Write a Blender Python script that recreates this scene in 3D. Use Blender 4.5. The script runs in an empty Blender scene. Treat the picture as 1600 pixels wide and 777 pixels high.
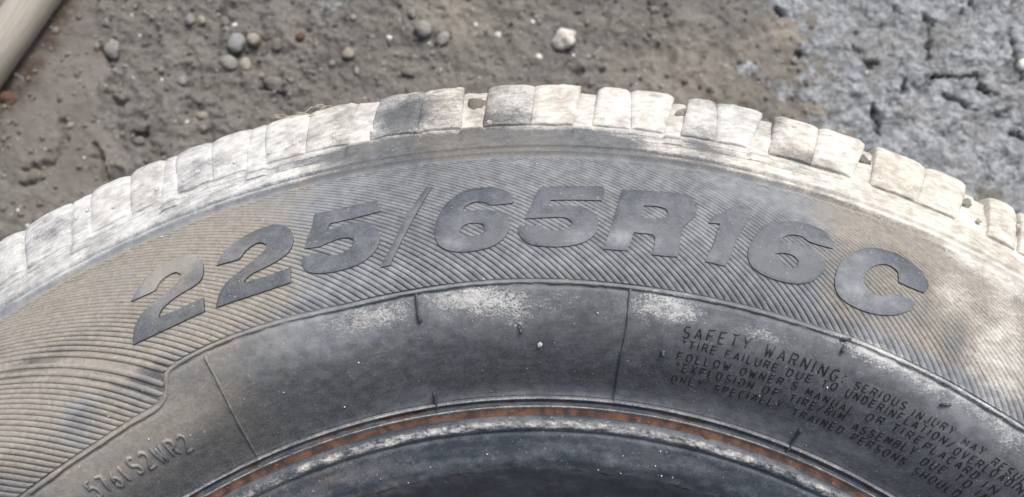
import bpy, math, random
import numpy as np
from mathutils import Matrix, Vector
from mathutils.geometry import delaunay_2d_cdt

random.seed(7)
scene = bpy.context.scene
COL = scene.collection
MM = 0.001

# ------------------------------------------------------------------ camera
cd = bpy.data.cameras.new('camera')
cam = bpy.data.objects.new('camera', cd); COL.objects.link(cam)
cd.sensor_width = 36.0; cd.sensor_fit = 'HORIZONTAL'; cd.lens = 1299.99 / 1600 * 36
R_ = Vector((0.99914959, -0.04122546, -0.00074333)); U_ = Vector((0.04020352, 0.97006353, 0.23950037)); F_ = Vector((0.00915243, 0.23932659, -0.97089599))
M = Matrix((R_, U_, -F_)).transposed().to_4x4(); M.translation = Vector((0, 0.20586464, 0.48123053))
cam.matrix_world = M
cd.clip_start = 0.01; cd.clip_end = 200
cd.dof.use_dof = True; cd.dof.focus_distance = 0.272; cd.dof.aperture_fstop = 12.5
scene.camera = cam

# ------------------------------------------------------------------ daylight (overcast, brighter from beyond the tyre)
EL, AZ = math.radians(58), math.radians(34)      # azimuth from +Y towards +X
w = bpy.data.worlds.new('World'); scene.world = w; w.use_nodes = True
nt = w.node_tree; bg = nt.nodes['Background']
sky = nt.nodes.new('ShaderNodeTexSky'); sky.sky_type = 'NISHITA'; sky.sun_disc = False
sky.sun_elevation = EL; sky.sun_rotation = AZ; sky.air_density = 1.0; sky.dust_density = 6.0; sky.ozone_density = 1.0
hs = nt.nodes.new('ShaderNodeHueSaturation'); hs.inputs['Saturation'].default_value = 0.6
nt.links.new(sky.outputs[0], hs.inputs['Color']); nt.links.new(hs.outputs[0], bg.inputs[0]); bg.inputs[1].default_value = 0.10
sl = bpy.data.lights.new('sun', 'SUN'); sl.energy = 1.5; sl.angle = math.radians(18); sl.color = (1, 0.98, 0.95)
so = bpy.data.objects.new('sun', sl); COL.objects.link(so)
sd = Vector((math.sin(AZ) * math.cos(EL), math.cos(AZ) * math.cos(EL), math.sin(EL)))
so.rotation_euler = sd.to_track_quat('Z', 'Y').to_euler()
vs = scene.view_settings; vs.view_transform = 'Standard'; vs.look = 'None'; vs.gamma = 1; vs.exposure = 0.68
scene.display_settings.display_device = 'sRGB'

BIG=[['2',[[[114.65,283.02],[114.33,285.16],[113.59,288.65],[112.76,290.63],[111.81,291.49],[110.9,291.06],[110.17,289.28],[109.8,286.38],[109.78,282.89],[110.07,279.97],[110.67,278.72],[111.64,277.92],[112.41,276.72],[112.94,275.45],[113.25,273.49],[111.71,273.27],[110.15,273.64],[110.3,269.19],[112.91,268.74],[115.29,268.72],[115.15,270.83],[114.8,274.14],[114.3,276.68],[113.68,278.09],[112.89,279.59],[112.06,281.06],[111.49,282.56],[111.21,284.59],[111.49,286.46],[112.04,286.43],[112.61,285.34],[113.03,283.06],[113.32,282.9],[114.02,282.95]]]],['2',[[[108.89,283.03],[108.59,285.29],[107.89,288.38],[106.93,290.11],[105.84,291.29],[104.93,291.19],[104.2,289.48],[103.81,286.27],[103.83,282.24],[104.21,279.34],[104.97,277.59],[105.94,276.44],[106.9,275.61],[107.47,273.81],[105.73,273.44],[104.23,273.95],[104.42,268.95],[106.56,268.72],[109.52,269],[109.38,270.6],[108.91,274.22],[108.1,276.83],[107.25,278.6],[106.41,280.49],[105.75,282.39],[105.52,284.22],[105.89,285.98],[106.42,285.9],[107,284.3],[107.44,282.46],[108.21,282.67]]]],['5',[[[102.21,291.03],[100.16,290.73],[98.11,291.21],[97.99,286.69],[99.66,286.06],[101.33,285.9],[101.56,283.53],[100.75,284.18],[99.59,283.98],[98.78,282.42],[98.29,279.76],[98.2,276.5],[98.49,273.35],[99.15,270.62],[100.06,269.1],[101.16,268.7],[102.12,269.04],[102.94,270.21],[103.37,272.11],[103.47,274.82],[103.32,276.16],[102.33,276.21],[101.83,274.76],[101.1,274.06],[100.44,274.76],[99.97,276.34],[99.95,278.05],[100.17,279.05],[100.74,279.56],[101.5,279.06],[102.26,278.44],[103.15,279.11],[102.93,281.67],[102.51,286.03]]]],['slash',[[[94.87,293.86],[94.52,293.45],[96.06,280.42],[96.94,273.36],[97.75,267.01],[98.41,267.11],[97.4,274.04],[96.4,282.55]]]],['6',[[[89.28,284.77],[89.42,287.93],[89.77,289.91],[90.39,291.08],[91.43,291.45],[92.37,290.54],[93.23,288.1],[93.9,284.72],[94.31,280.96],[94.55,277.02],[94.52,273.58],[94.25,270.88],[93.68,269.2],[92.94,268.42],[91.86,268.42],[90.88,269.44],[90.22,271.2],[89.72,274.19],[89.56,277.3],[89.73,279.93],[90.25,281.57],[90.97,282.4],[91.81,282.71],[92.64,282.46],[92.54,283.96],[92.21,285.18],[91.68,285.95],[91.16,285.44],[90.8,284.39],[90.02,284.42]],[[92.93,275.55],[92.77,276.9],[92.39,277.88],[91.86,278.06],[91.39,277.49],[91.27,276.02],[91.37,274.34],[91.8,273.48],[92.44,273.51],[92.86,274.1]]]],['5',[[[87.47,291.01],[85.18,291.53],[83.41,292.17],[83.33,289.66],[83.54,286.4],[85.19,286.12],[86.87,285.72],[87,283.41],[85.93,283.84],[84.88,283.45],[84.14,281.82],[83.77,278.96],[83.81,275.5],[84.18,272.55],[84.87,270.4],[85.94,269.22],[87.12,269.01],[88.09,269.54],[88.72,271.24],[89.01,273.52],[89.04,275.79],[88.85,276.34],[87.42,276.27],[87.27,275.14],[86.58,274.44],[85.94,274.98],[85.53,276.47],[85.49,277.91],[85.83,279.12],[86.46,279.38],[87.2,279.15],[88.58,278.78],[88.3,281.87],[87.8,288.09]]]],['R',[[[82.16,291.61],[80.39,292.15],[78.93,292.73],[77.89,292.42],[77.42,290.22],[77.3,287.79],[77.48,284.45],[78.08,280.17],[78.22,278.3],[78.27,274.25],[78.36,269.14],[79.21,268.83],[80.07,268.73],[79.96,272.39],[79.95,274.66],[80.2,275.63],[81.37,275.59],[81.77,269.11],[82.55,268.96],[83.34,268.97],[83.06,273.52],[82.67,281.2]],[[80.77,285.91],[79.96,286.25],[79.35,285.74],[79.19,284.43],[79.33,282.33],[79.94,281.55],[80.99,281.18]]]],['1',[[[75.03,291.18],[74.41,292.05],[73.73,291.73],[74.02,286.41],[74.52,280.04],[74.81,274.39],[75.16,269.03],[75.87,269.12],[76.51,269.25],[76.15,274.77],[75.76,283.52],[76.49,283.02],[76.31,285.24],[75.52,288.7]]]],['6',[[[68.37,285.41],[68.35,287.7],[68.73,289.72],[69.42,291.58],[70.22,291.86],[71.12,291.29],[72.02,289.54],[72.78,286.84],[73.31,283.36],[73.6,279.63],[73.77,275.97],[73.68,272.69],[73.28,270.44],[72.53,269.03],[71.58,268.55],[70.54,268.97],[69.77,270.32],[69.15,272.89],[68.78,276.01],[68.7,278.99],[69.04,281.3],[69.63,282.56],[70.33,283.01],[71.01,282.86],[71.78,281.77],[71.66,283.7],[71.39,285.08],[70.95,286.15],[70.38,286.31],[69.97,285.34],[69.22,285.14]],[[72.05,277.24],[71.39,278.47],[70.81,278.29],[70.45,276.98],[70.55,274.95],[70.93,274.05],[71.41,274.69]]]],['C',[[[62.24,281.99],[62.01,284.47],[62.13,286.89],[62.66,289.67],[63.38,291.37],[64.19,292.53],[65.1,292.07],[66,290.77],[66.86,287.66],[67.47,283.66],[67.86,279.88],[67.96,275.9],[67.87,272.34],[67.53,269.88],[66.86,268.4],[65.89,267.84],[64.85,268.37],[63.88,270.06],[63.16,272.6],[62.7,275.55],[62.67,277.54],[63.43,277.55],[64.29,277.31],[64.47,275.97],[64.89,274.69],[65.47,274.49],[65.92,275.75],[66.18,278.07],[66.09,280.84],[65.64,284.17],[65,286.51],[64.43,286.62],[64.06,285.46],[63.92,282.06],[63.17,281.88]]]]]
WORDS=[['SAFETY',77.06,247.47,72.26,248.24,4.22],['WARNING:',71.04,247.8,65.09,247.19,4.22],['*TIRE',76.96,243.98,74.42,244.07,3.11],['FAILURE',73.63,243.89,69.77,243.94,3.11],['DUE',68.97,243.73,67.15,243.93,3.11],['TO',66.35,243.76,65.3,244.33,3.11],['UNDERINFLATION/',64.47,244.01,56.24,243.94,3.11],['OVERLOADING',55.9,243.25,50.07,243.87,3.11],['SERIOUS',64.25,246.83,60.49,247.22,3.11],['INJURY',59.79,246.53,56.8,247.33,3.11],['MAY',55.91,246.32,54.36,246.74,3.11],['RESULT',53.51,246.01,50.38,245.98,3.11],['FOLLOW',77.03,240.4,73,240.49,3.11],["OWNER'S",72.13,240.27,67.85,240.85,3.11],['MANUAL',67.03,240.36,63.3,239.82,3.11],['OR',62.28,240.19,61.09,240.84,3.11],['TIRE',60.32,240.82,58.1,240.89,3.11],['PLACARD',57.69,240.43,53.46,240.57,3.11],['IN',52.71,239.8,51.77,240.19,3.11],['*EXPLOSION',76.94,237.46,70.82,237.25,3.11],['OF',69.99,237.1,68.82,237.47,3.11],['TIRE/RIM',67.86,237.18,63.57,237.53,3.11],['ASSEMBLY',62.61,236.41,57.85,237.71,3.11],['DUE',56.98,236.66,55.32,237.45,3.11],['TO',54.47,237.66,53.32,237.62,3.11],['IMPROPER',52.55,237.24,47.17,237.6,3.11],['ONLY',76.92,233.69,74.47,234.14,3.11],['SPECIALLY',73.47,233.73,68.14,234.6,3.11],['TRAINED',67.12,233.79,63.05,234.12,3.11],['PERSONS',62.2,233.75,57.84,234.1,3.11],['SHOULD',56.94,233.51,53.28,234.29,3.11]]
CODE=[['5761',123.21,239.07,120.67,237.87],['S2WR2',119.94,238.56,115.57,237.23]]
GROOVES=[[[117.7,338.49],[117.96,320.42],[116.57,333.28],[116.76,320.6]],[[111.58,341.44],[111.92,328.19],[110.91,340.54],[110.97,323.21]],[[105.96,342.52],[106.39,329.71],[105.01,340.66],[105.21,326.83]],[[99.07,342.69],[99.84,326.24],[97.63,341.08],[98.43,321.14]],[[92.18,342.42],[92.45,322.94],[90.59,339.52],[91.09,320.54]],[[84.66,341.09],[85.26,322.77],[83.52,339.35],[84.06,321.26]],[[78.61,341.17],[79.35,323.57],[77.71,340.92],[78.31,322.78]],[[72.92,342.61],[73.89,326.5],[72.15,338.14],[72.64,322.24]],[[66.25,345.22],[67.15,327.11],[65.55,336.06],[66,322.7]],[[59.58,341.63],[60.29,324.38],[58.79,338.96],[59.29,321.19]]]
SIPES=[[[113.92,337.81],[114.06,321.2]],[[108.59,336.24],[108.6,323.54]],[[102.1,340.92],[102.58,322.84]],[[94.74,340.4],[95.3,322.96]],[[87.61,332.98],[87.98,322.42]],[[81.44,333.52],[81.5,322.87]],[[75.86,339.71],[76.04,321.93]],[[69.27,342.14],[69.85,322.95]],[[62.27,341.71],[62.9,323.62]]]
SEAMS=[[[111.3,256.44],[111.33,246.58],[111.69,234.87],[112.07,223.25]],[[96.27,257.29],[96.3,253.14],[96.3,248.81]],[[96.37,228.21],[96.35,225.81],[96.31,223.1]],[[81.33,257.54],[81.22,246.35],[81.23,235.26],[81.08,223.27]],[[66.14,257.24],[66.15,253.83]],[[65.82,230.32],[65.76,226.34],[65.86,222.87]],[[89.14,246.33],[88.96,243.17]]]
EDGE=[[126.04,247.74],[123.22,247.86],[120.69,247.94],[118.13,248.43],[115.85,248.83],[114.8,251.34],[114.12,256.12],[113.26,257.44],[111.54,258.15],[109.29,258.36],[106.31,258.09],[101.22,257.13],[96.26,257.68],[91.52,257.99],[88.19,258.02],[85.12,257.85],[81.47,257.68],[77.54,257.54],[73.51,257.5],[68.97,257.46],[65.84,257.98],[62.25,257.97],[58.71,257.88],[55.75,257.51],[52.94,257.46]]
NUBS=[[78.16,240.4],[58.37,252.53],[66.23,257.72],[118.31,265.27],[120.55,257.07]]
STRAYS=[[87.6,239.85],[101.93,345.9],[91.27,333.92],[78.18,336.06],[66.3,335.17],[59.63,334.41],[73.35,333.4]]
PIPS=[[117.44,331.65],[116.7,332.78],[115.02,327.92],[112.18,327.39],[110.38,326.36],[109.51,328.13],[107.06,326.36],[104.8,325.88],[103.16,327],[100.59,325.82],[98.15,324.7],[95.31,321.66],[90.63,322.67],[88.54,328.14],[83.39,325.24],[79.76,325.46],[77.82,325.06],[76.7,326.58],[74.51,326.4],[70.49,327.46],[70.99,338.68],[67.94,325.35],[65.35,325.91],[63.6,327.33],[60.81,325.82],[58.83,326.56],[57.22,327.95],[56.32,333.55]]
STONES=[['a',-195,483.5,6.5,7.3],['b',-187.6,483,5.7,6.1],['c',-164.4,465.7,10.7,13],['d',-154,467.9,8.4,8.8],['e',-169.1,452.1,12.6,9.2],['f',-158.3,450.8,7.6,9.5],['g',-139.2,464.8,6.9,8.4],['h',-92.9,453.8,7.6,6.9],['i',-183.6,417.2,8,5],['j',-139.3,437.3,14.5,8.4],['k',-89.4,478,4.2,4.2],['l',-88,443,3.4,5.3],['m',-165.9,478.3,3.4,3.1],['n',-148.1,443.3,3.8,3.4],['o',-124.7,469.8,6.1,5.3],['p',-197.5,441.5,6.9,6.9],['q',-172.9,481.7,6.1,7.6],['r',-242.4,464.5,9.9,13],['s',-220.3,410.7,9.9,7.3],['t',-222.1,401.9,7.6,5.3],['u',-45.2,467.8,10.7,9.9],['v',-33.9,462.4,7.6,10.7],['w',-67.8,465.2,4.6,3.8],['x',1.4,464.6,4.2,3.8],['y',44.2,458.7,13,10.7],['z',26.6,448.4,4.6,4.2],['A',23.8,473.5,3.1,3.1],['B',-12.6,472.8,2.7,2.7],['C',-55.5,441.7,9.9,6.5],['D',-36.5,486.5,9.2,5.3],['E',327.4,427.5,8.4,7.6],['F',-305.8,433.4,11.5,9.2],['G',-279.3,355.5,8.4,6.9]]
POLE=[[-284.3,501.1],[-316,443.9]]
CLAY=[[174.8,510.1],[182,481.9],[192.1,463.4],[185.5,443.5],[194,423.4],[195.9,397.6],[216.1,386.2],[241.5,370.6],[267.5,361.2],[298.9,339.6],[327.7,328.3],[347.9,313.6]]
CRACKS=[[[274.3,464.4],[272.6,448.8],[272.5,435.5]],[[224.2,444.1],[227.3,437.4],[230.9,434.1],[239.1,434.7]],[[231.4,457.2],[227.8,446.2]],[[254.5,431.8],[254.7,425.3],[255.7,416.5],[242.2,414.9]],[[266.3,427],[268,423],[280.2,426],[298.1,424.3]],[[299.8,422.5],[302.6,415.5],[306.7,409.2]],[[278.2,413.4],[287.4,408.8],[293.3,401.2]],[[304.3,402.5],[311.3,397.1]],[[325.3,451.1],[326.9,437.6],[325.7,420.1]],[[297,477.1],[298.4,468]],[[308.1,476.7],[308.7,468.4]],[[231,406.8],[232.6,396.1],[234.7,388.4]],[[258.3,467.4],[254.9,472.1]],[[318.5,386.2],[321.6,377.6]],[[187.6,443.9],[193.5,441.9]],[[187.7,411.6],[192.2,409.7]],[[178.9,473.9],[183.4,470]],[[313,384.3],[321.9,378.9]]]
CREASES=[[[-271.5,419.2],[-269,408.5],[-269.6,398],[-273.9,388.6],[-281.5,386.5],[-290.9,387.3]],[[-242.3,435.1],[-238.6,429.3],[-233.7,427.4]],[[-248.6,466],[-246.3,457.1],[-241.2,452.9]],[[-293,377.1],[-282.2,378.3]],[[-249.7,393],[-245.7,391.6]],[[-227.3,408.8],[-220.4,405.6],[-216.5,405.9]],[[-148.1,437.7],[-141.2,432.2],[-131.9,430.1]],[[-248.4,401.3],[-242.7,378.3]]]
TRACK=[[-253,513.9],[-249.9,472.8],[-245.7,433.1],[-241.6,394.8],[-241.5,362]]
DUST=[[121.41,297.88,29.5,10,0.6],[116.59,300.21,34.1,10,0.75],[121.8,271.18,27.3,6,0.5],[111.1,296.39,29.5,10,0.4],[117.49,252.26,22.7,12.5,0.6],[123.32,257.62,20.5,15,0.5],[105.16,297.99,27.3,7.5,0.3],[105.83,271.62,18.2,10,0.25],[111.51,264.43,13.6,8.8,0.4],[120.11,279.6,21.6,6,-0.32],[118.35,265.84,3.2,2.5,-0.5],[120.16,257.09,2.7,2,-0.4],[115.56,270.42,9.1,3.5,-0.15],[91.3,261.48,18.2,3.5,0.25],[96.5,264.06,13.6,4.5,0.2],[100.01,263.98,13.6,4.5,0.25],[85.15,262.18,15.9,5,0.18],[68.94,300.41,25,5.5,0.55],[60.84,290.6,12.5,17.5,0.75],[57.58,306.99,15.9,15,0.8],[56.7,272.91,11.4,22.5,0.6],[62.21,262.29,13.6,6.2,0.5],[62.21,300.41,11.4,7.5,0.4],[67.26,298.47,15.9,4.5,0.4],[72.7,301.75,15.9,5,0.3],[59.52,272.06,5,15,-0.7],[63.02,295.3,11.4,7.5,-0.6],[61.78,285.43,3.6,12.5,-0.5],[106.9,254.38,13.6,5.5,0.3],[110.41,254.03,4.5,7.5,0.15],[100.64,251.76,17,5.5,0.5],[116.52,243.51,20.5,4.5,0.55],[122.15,241.3,20.5,4.5,0.5],[104.69,253.32,9.1,4,0.3],[103.36,246.92,6.8,2.5,0.35],[94.18,252.36,9.1,5,0.4],[90.08,250.68,11.4,5.5,0.35],[78.26,253.6,11.4,5,0.55],[71.67,251.02,10.2,3.5,0.4],[63.1,257.29,15.9,4,0.55],[58.81,256.14,11.4,4,0.55],[54.95,255.35,10.2,4.5,0.5],[69.26,255.07,13.6,3,0.2],[105.64,231.05,36.4,7.5,0.12],[80.05,226.21,36.4,2.5,0.35],[69.85,227.71,20.5,2.5,0.4],[98.46,227.75,9.1,2,0.35],[88.75,225.39,27.3,1.5,0.3],[61.52,230.03,13.6,2.5,0.4]]
MUD=[[91.43,252.49,11.4,3.2,0.75],[94.11,254.78,6.8,2.2,0.5],[89.18,246.88,3.2,3.5,0.5],[92.05,255.86,5,1.8,0.35],[85.95,251.51,9.1,2.5,0.2],[78.94,253.72,9.1,3.8,0.8],[77.28,252.39,4.1,2.5,0.35],[71.28,251.88,6.4,2,0.55],[64.46,257.17,10.2,2.2,0.65],[100.39,252.11,13.6,3.5,0.55],[98.73,252.97,9.1,2.5,0.3],[60.62,255.81,10.2,2.8,0.5],[53.8,254.2,4.5,3,0.6],[56.42,255.72,9.1,2.5,0.35],[60.38,289.29,5.9,10,0.7],[58,308.5,13.6,8.5,0.85],[56.73,282.49,7.7,15,0.75],[55.43,267.39,6.8,10,0.5],[58.58,267.66,5.7,10,0.3],[63.57,257.41,11.4,4.5,0.3],[87.6,239.85,1.8,1.2,0],[72.16,251.42,4.5,2.5,0.2],[90.88,314.19,10.2,4,-0.1],[95.02,313.11,20.5,3.5,-0.55],[86.75,312.21,18.2,3.5,-0.5],[99.16,314.99,11.4,3.5,-0.35],[83.03,312.55,9.1,2.5,-0.35],[76.41,314.49,10.2,2.5,-0.45],[68.89,323.59,9.1,2.5,-0.4],[77.21,318.45,3.2,2,-0.4],[95.77,327.44,15.9,5.5,-0.22],[101.53,332.69,11.4,7,-0.1],[96.56,331.83,9.1,3.5,-0.25],[91.64,325.8,9.1,3.8,-0.1],[109.89,332.03,9.1,5,-0.12],[104.05,329.26,6.8,5.5,-0.12],[118.78,334.62,9.1,4,-0.22],[120.12,330.19,9.1,3.5,-0.15],[113.9,332.36,11.4,4,-0.12],[108.01,330.63,6.8,5,-0.12],[102.91,316.69,11.4,2.5,-0.3],[93.26,332,11.4,3,0.1],[89.14,331.71,13.6,7.5,-0.06],[85.64,331.82,6.8,7,0.35],[81.73,332.2,13.6,7.5,0.35],[76.78,332.68,11.4,7,0.35],[74.72,330.8,9.1,6.2,0.15],[98.44,329.15,4.5,5.5,0.3],[105.69,333.18,3.2,5.5,0.25],[113.28,330.13,3.6,6.2,0.2],[70.79,333.7,5,5.5,0.25],[64.31,327.41,13.6,5.5,0.1],[61.39,332.21,9.1,5.5,0.15],[58,329.81,5.7,4,0.4],[80.13,314.88,11.4,3,0.2],[77.65,314.4,13.6,2.5,0.1],[115.65,328.6,5.7,3,0.2],[117.13,329.34,2.3,7,0.25],[67.27,299.89,18.2,3,-0.25],[62.2,299,13.6,2.5,-0.3]]
LETDUST=[[111,290.66,11.4,5,0.95],[112.97,282.84,6.4,5,0.6],[107.32,285,6.8,6.2,0.3],[81.57,273.32,9.1,3,0.75],[84.98,272,5.5,3,0.7],[66.75,275.27,4.5,10,0.55],[64.14,272.55,4.5,3,0.4],[64.62,273.82,9.1,5,0.15],[93.75,271.33,4.5,2.5,0.6],[91.84,270.01,4.5,2.5,0.25],[71.26,280.26,6.8,4.5,0.2],[100.23,289.82,5.7,3,0.2],[67.11,285.44,6.8,3,0.3],[96.09,285.4,2.3,3.5,0.3],[102.25,275.41,4.5,2.5,0.15],[76.2,271.65,4.5,2,0.35],[112.18,287.14,4.5,3.5,0.4]]


# ------------------------------------------------------------------ noise (numpy value noise)
def _h(ix, iy, iz, s):
    n = (ix * 374761393 + iy * 668265263 + iz * 2147483647 + s * 974634777) & 0xffffffff
    n = ((n ^ (n >> 13)) * 1274126177) & 0xffffffff
    n = ((n ^ (n >> 16)) * 2246822519) & 0xffffffff
    return ((n ^ (n >> 15)) & 0xffffff) / float(0xffffff)
def vnoise(x, y, z=0.0, s=0):
    x = np.asarray(x, float); y = np.asarray(y, float); z = np.asarray(z, float) + 0 * x
    ix, iy, iz = (np.floor(a).astype(np.int64) for a in (x, y, z))
    fx, fy, fz = x - ix, y - iy, z - iz
    fx, fy, fz = (a * a * a * (a * (a * 6 - 15) + 10) for a in (fx, fy, fz))
    def L(a, b, t): return a + (b - a) * t
    r = 0
    c = [[[_h(ix + i, iy + j, iz + k, s) for k in (0, 1)] for j in (0, 1)] for i in (0, 1)]
    x0 = L(L(c[0][0][0], c[1][0][0], fx), L(c[0][1][0], c[1][1][0], fx), fy)
    x1 = L(L(c[0][0][1], c[1][0][1], fx), L(c[0][1][1], c[1][1][1], fx), fy)
    return L(x0, x1, fz) * 2 - 1
def fbm(x, y, z=0.0, o=4, s=0):
    a, t, r = 1.0, 0.0, 0.0
    for i in range(o):
        r = r + a * vnoise(x * 2 ** i, y * 2 ** i, np.asarray(z) * 2 ** i, s + 17 * i); t += a; a *= 0.5
    return r / t * 1.4
def sstep(a, b, x):
    t = np.clip((x - a) / (b - a), 0, 1); return t * t * (3 - 2 * t)

# ------------------------------------------------------------------ mesh helpers
def build(name, V, Fs, mat, parent=None, attrs=None, smooth=True, loc=None):
    V = np.asarray(V, float) * MM
    me = bpy.data.meshes.new(name)
    if isinstance(Fs, np.ndarray):
        k = Fs.shape[1]
        me.vertices.add(len(V)); me.vertices.foreach_set('co', V.astype(np.float32).ravel())
        me.loops.add(Fs.size); me.loops.foreach_set('vertex_index', Fs.astype(np.int32).ravel())
        me.polygons.add(len(Fs)); me.polygons.foreach_set('loop_start', np.arange(0, Fs.size, k, dtype=np.int32))
        me.update(calc_edges=True)
    else:
        me.from_pydata(V.tolist(), [], Fs)
    me.validate()
    if smooth: me.polygons.foreach_set('use_smooth', np.ones(len(me.polygons), bool))
    for k, v in (attrs or {}).items():
        a = me.attributes.new(k, 'FLOAT', 'POINT'); a.data.foreach_set('value', np.asarray(v, np.float32))
    me.materials.append(mat)
    o = bpy.data.objects.new(name, me); COL.objects.link(o)
    if parent: o.parent = parent
    if loc is not None: o.location = loc
    return o
def tag(o, label=None, cat=None, group=None, kind=None):
    for k, v in (('label', label), ('category', cat), ('group', group), ('kind', kind)):
        if v: o[k] = v
    return o
def gridfaces(n, m, wrap=False):
    i = np.arange(n - 1)[:, None]; j = np.arange(m if wrap else m - 1)[None]
    j2 = (j + 1) % m
    return np.stack([i * m + j, i * m + j2, (i + 1) * m + j2, (i + 1) * m + j], -1).reshape(-1, 4)

# ------------------------------------------------------------------ tyre surface
PR = np.array([(185,152),(189,162),(193,171.5),(197,180.5),(199.8,186.2),(200.6,187.8),(204,191.5),(209,194.5),(213,197.5),(215,199),(217,199),(219,197.8),(221,197.2),(222.5,196.6),(224,197.8),(225.5,198.2),(228,201),(232,206),(237,211.6),(243,217.6),(250,222.6),(257,225.9),(263,227),(270,226.4),(280,223.8),(290,219.6),(298,215.2),(306,210.4),(314,204.8),(321,199.6),(330,194.3),(338,189.2),(343,185.6),(345,182)], float)
_r = np.arange(185, 345.01, 0.1); _z = np.interp(_r, PR[:, 0], PR[:, 1])
def _sm(a, sg):
    k = int(sg * 40); g = np.exp(-0.5 * (np.arange(-k, k + 1) / (sg * 10)) ** 2); g /= g.sum()
    p = np.concatenate([2 * a[0] - a[k:0:-1], a, 2 * a[-1] - a[-2:-k - 2:-1]]); return np.convolve(p, g, 'valid')
_zl, _zs = _sm(_z, 2.2), _sm(_z, 0.6)
_bl = sstep(227, 232, _r) * (1 - sstep(338, 342, _r)); _z = _zl * _bl + _zs * (1 - _bl)
_dz = np.gradient(_z, _r)
def zr(r): return np.interp(r, _r, _z)
def surf(ph, r, h=0.0):
    """point h mm off the tyre's upper skin at polar angle ph (degrees) and radius r (mm)"""
    r = np.asarray(r, float); d = np.interp(r, _r, _dz); k = np.sqrt(1 + d * d)
    rr = r - h * d / k; z = zr(r) + h / k; a = np.radians(ph)
    return np.stack([rr * np.cos(a), rr * np.sin(a), z], -1)
def blobs(L, ph, r):
    t = np.zeros(np.broadcast(ph, r).shape)
    for p, q, a, b, v in L:
        u = (ph - p) * np.pi / 180 * q / a; w_ = (r - q) / b
        t += v * np.exp(-0.7 * (u * u + w_ * w_))
    return t
def dirt_shade(ph, r):
    ph, r = np.broadcast_arrays(np.asarray(ph, float), np.asarray(r, float))
    x, y = r * np.cos(np.radians(ph)), r * np.sin(np.radians(ph))
    n = fbm(x / 30, y / 30, 3.1, 3, 5); n2 = fbm(x / 9, y / 9, 1.1, 3, 9)
    rb = sstep(258, 266, r)
    dust = blobs(DUST, ph, r) + (0.62 + 0.14 * n + .07 * n2) * rb + (0.05 * n + .36 * sstep(229, 252, r) * (1 - .75 * sstep(106, 113, ph))) * (1 - rb) + 0.02
    left = sstep(100, 112, ph) * rb
    dust += 0.18 * left
    sh = sstep(304.5, 308, r)
    right = 1 - sstep(64, 76, ph)
    mud = blobs(MUD, ph, r) + sh * (0.74 + 0.14 * n + 0.06 * n2) + 0.10 * sh * sstep(322, 330, r)
    mud += 0.25 * right * sstep(296, 306, r) + .12 * sh * sstep(98, 104, ph)
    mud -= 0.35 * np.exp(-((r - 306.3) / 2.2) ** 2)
    band = rb * (1 - sh); wb = .12 + .65 * sstep(99, 110, ph) + .6 * (1 - sstep(64, 74, ph)) + .2 * n
    warm = np.clip(0.35 + 0.5 * (1 - sstep(60, 80, ph)) + 0.22 * n + .2 * np.exp(-((ph - 92) / 4) ** 2) - 0.28 * sstep(98, 106, ph) * sh, 0, 1)
    warm = warm * sh + np.clip(wb, 0, 1) * band + (1 - rb) * np.clip(.15 + .4 * sstep(100, 112, ph) + .25 * n, 0, 1)
    warm = np.clip(warm + .35 * np.exp(-((ph - 93) / 3.2) ** 2) * sh, 0, 1)
    mud -= .45 * (np.exp(-((r - 309.1) / .5) ** 2) + np.exp(-((r - 314.1) / .5) ** 2) + .7 * np.exp(-((r - 318.1) / .5) ** 2)) * sstep(60, 78, ph)  # groove shade on the buttress, painted as dark lines by lowering mud
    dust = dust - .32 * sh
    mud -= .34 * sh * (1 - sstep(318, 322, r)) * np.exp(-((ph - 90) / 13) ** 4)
    return dict(dust=np.clip(dust, -.2, 1.2), mud=np.clip(mud, -.3, 1.3), warm=warm)
def dirt_shade_flat(ph, r, **kw):
    d = {k: v.ravel() for k, v in dirt_shade(ph, r).items()}
    for k, v in kw.items(): d[k] = np.clip(d[k] + v, -.3, 1.3)
    d['rust'] = np.zeros(len(d['dust'])); a_, b_ = np.broadcast_arrays(np.asarray(ph, float), np.asarray(r, float)); d['arc'] = (np.radians(a_) * b_).ravel() * .001; d['rad'] = b_.ravel() * .001; return d

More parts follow.
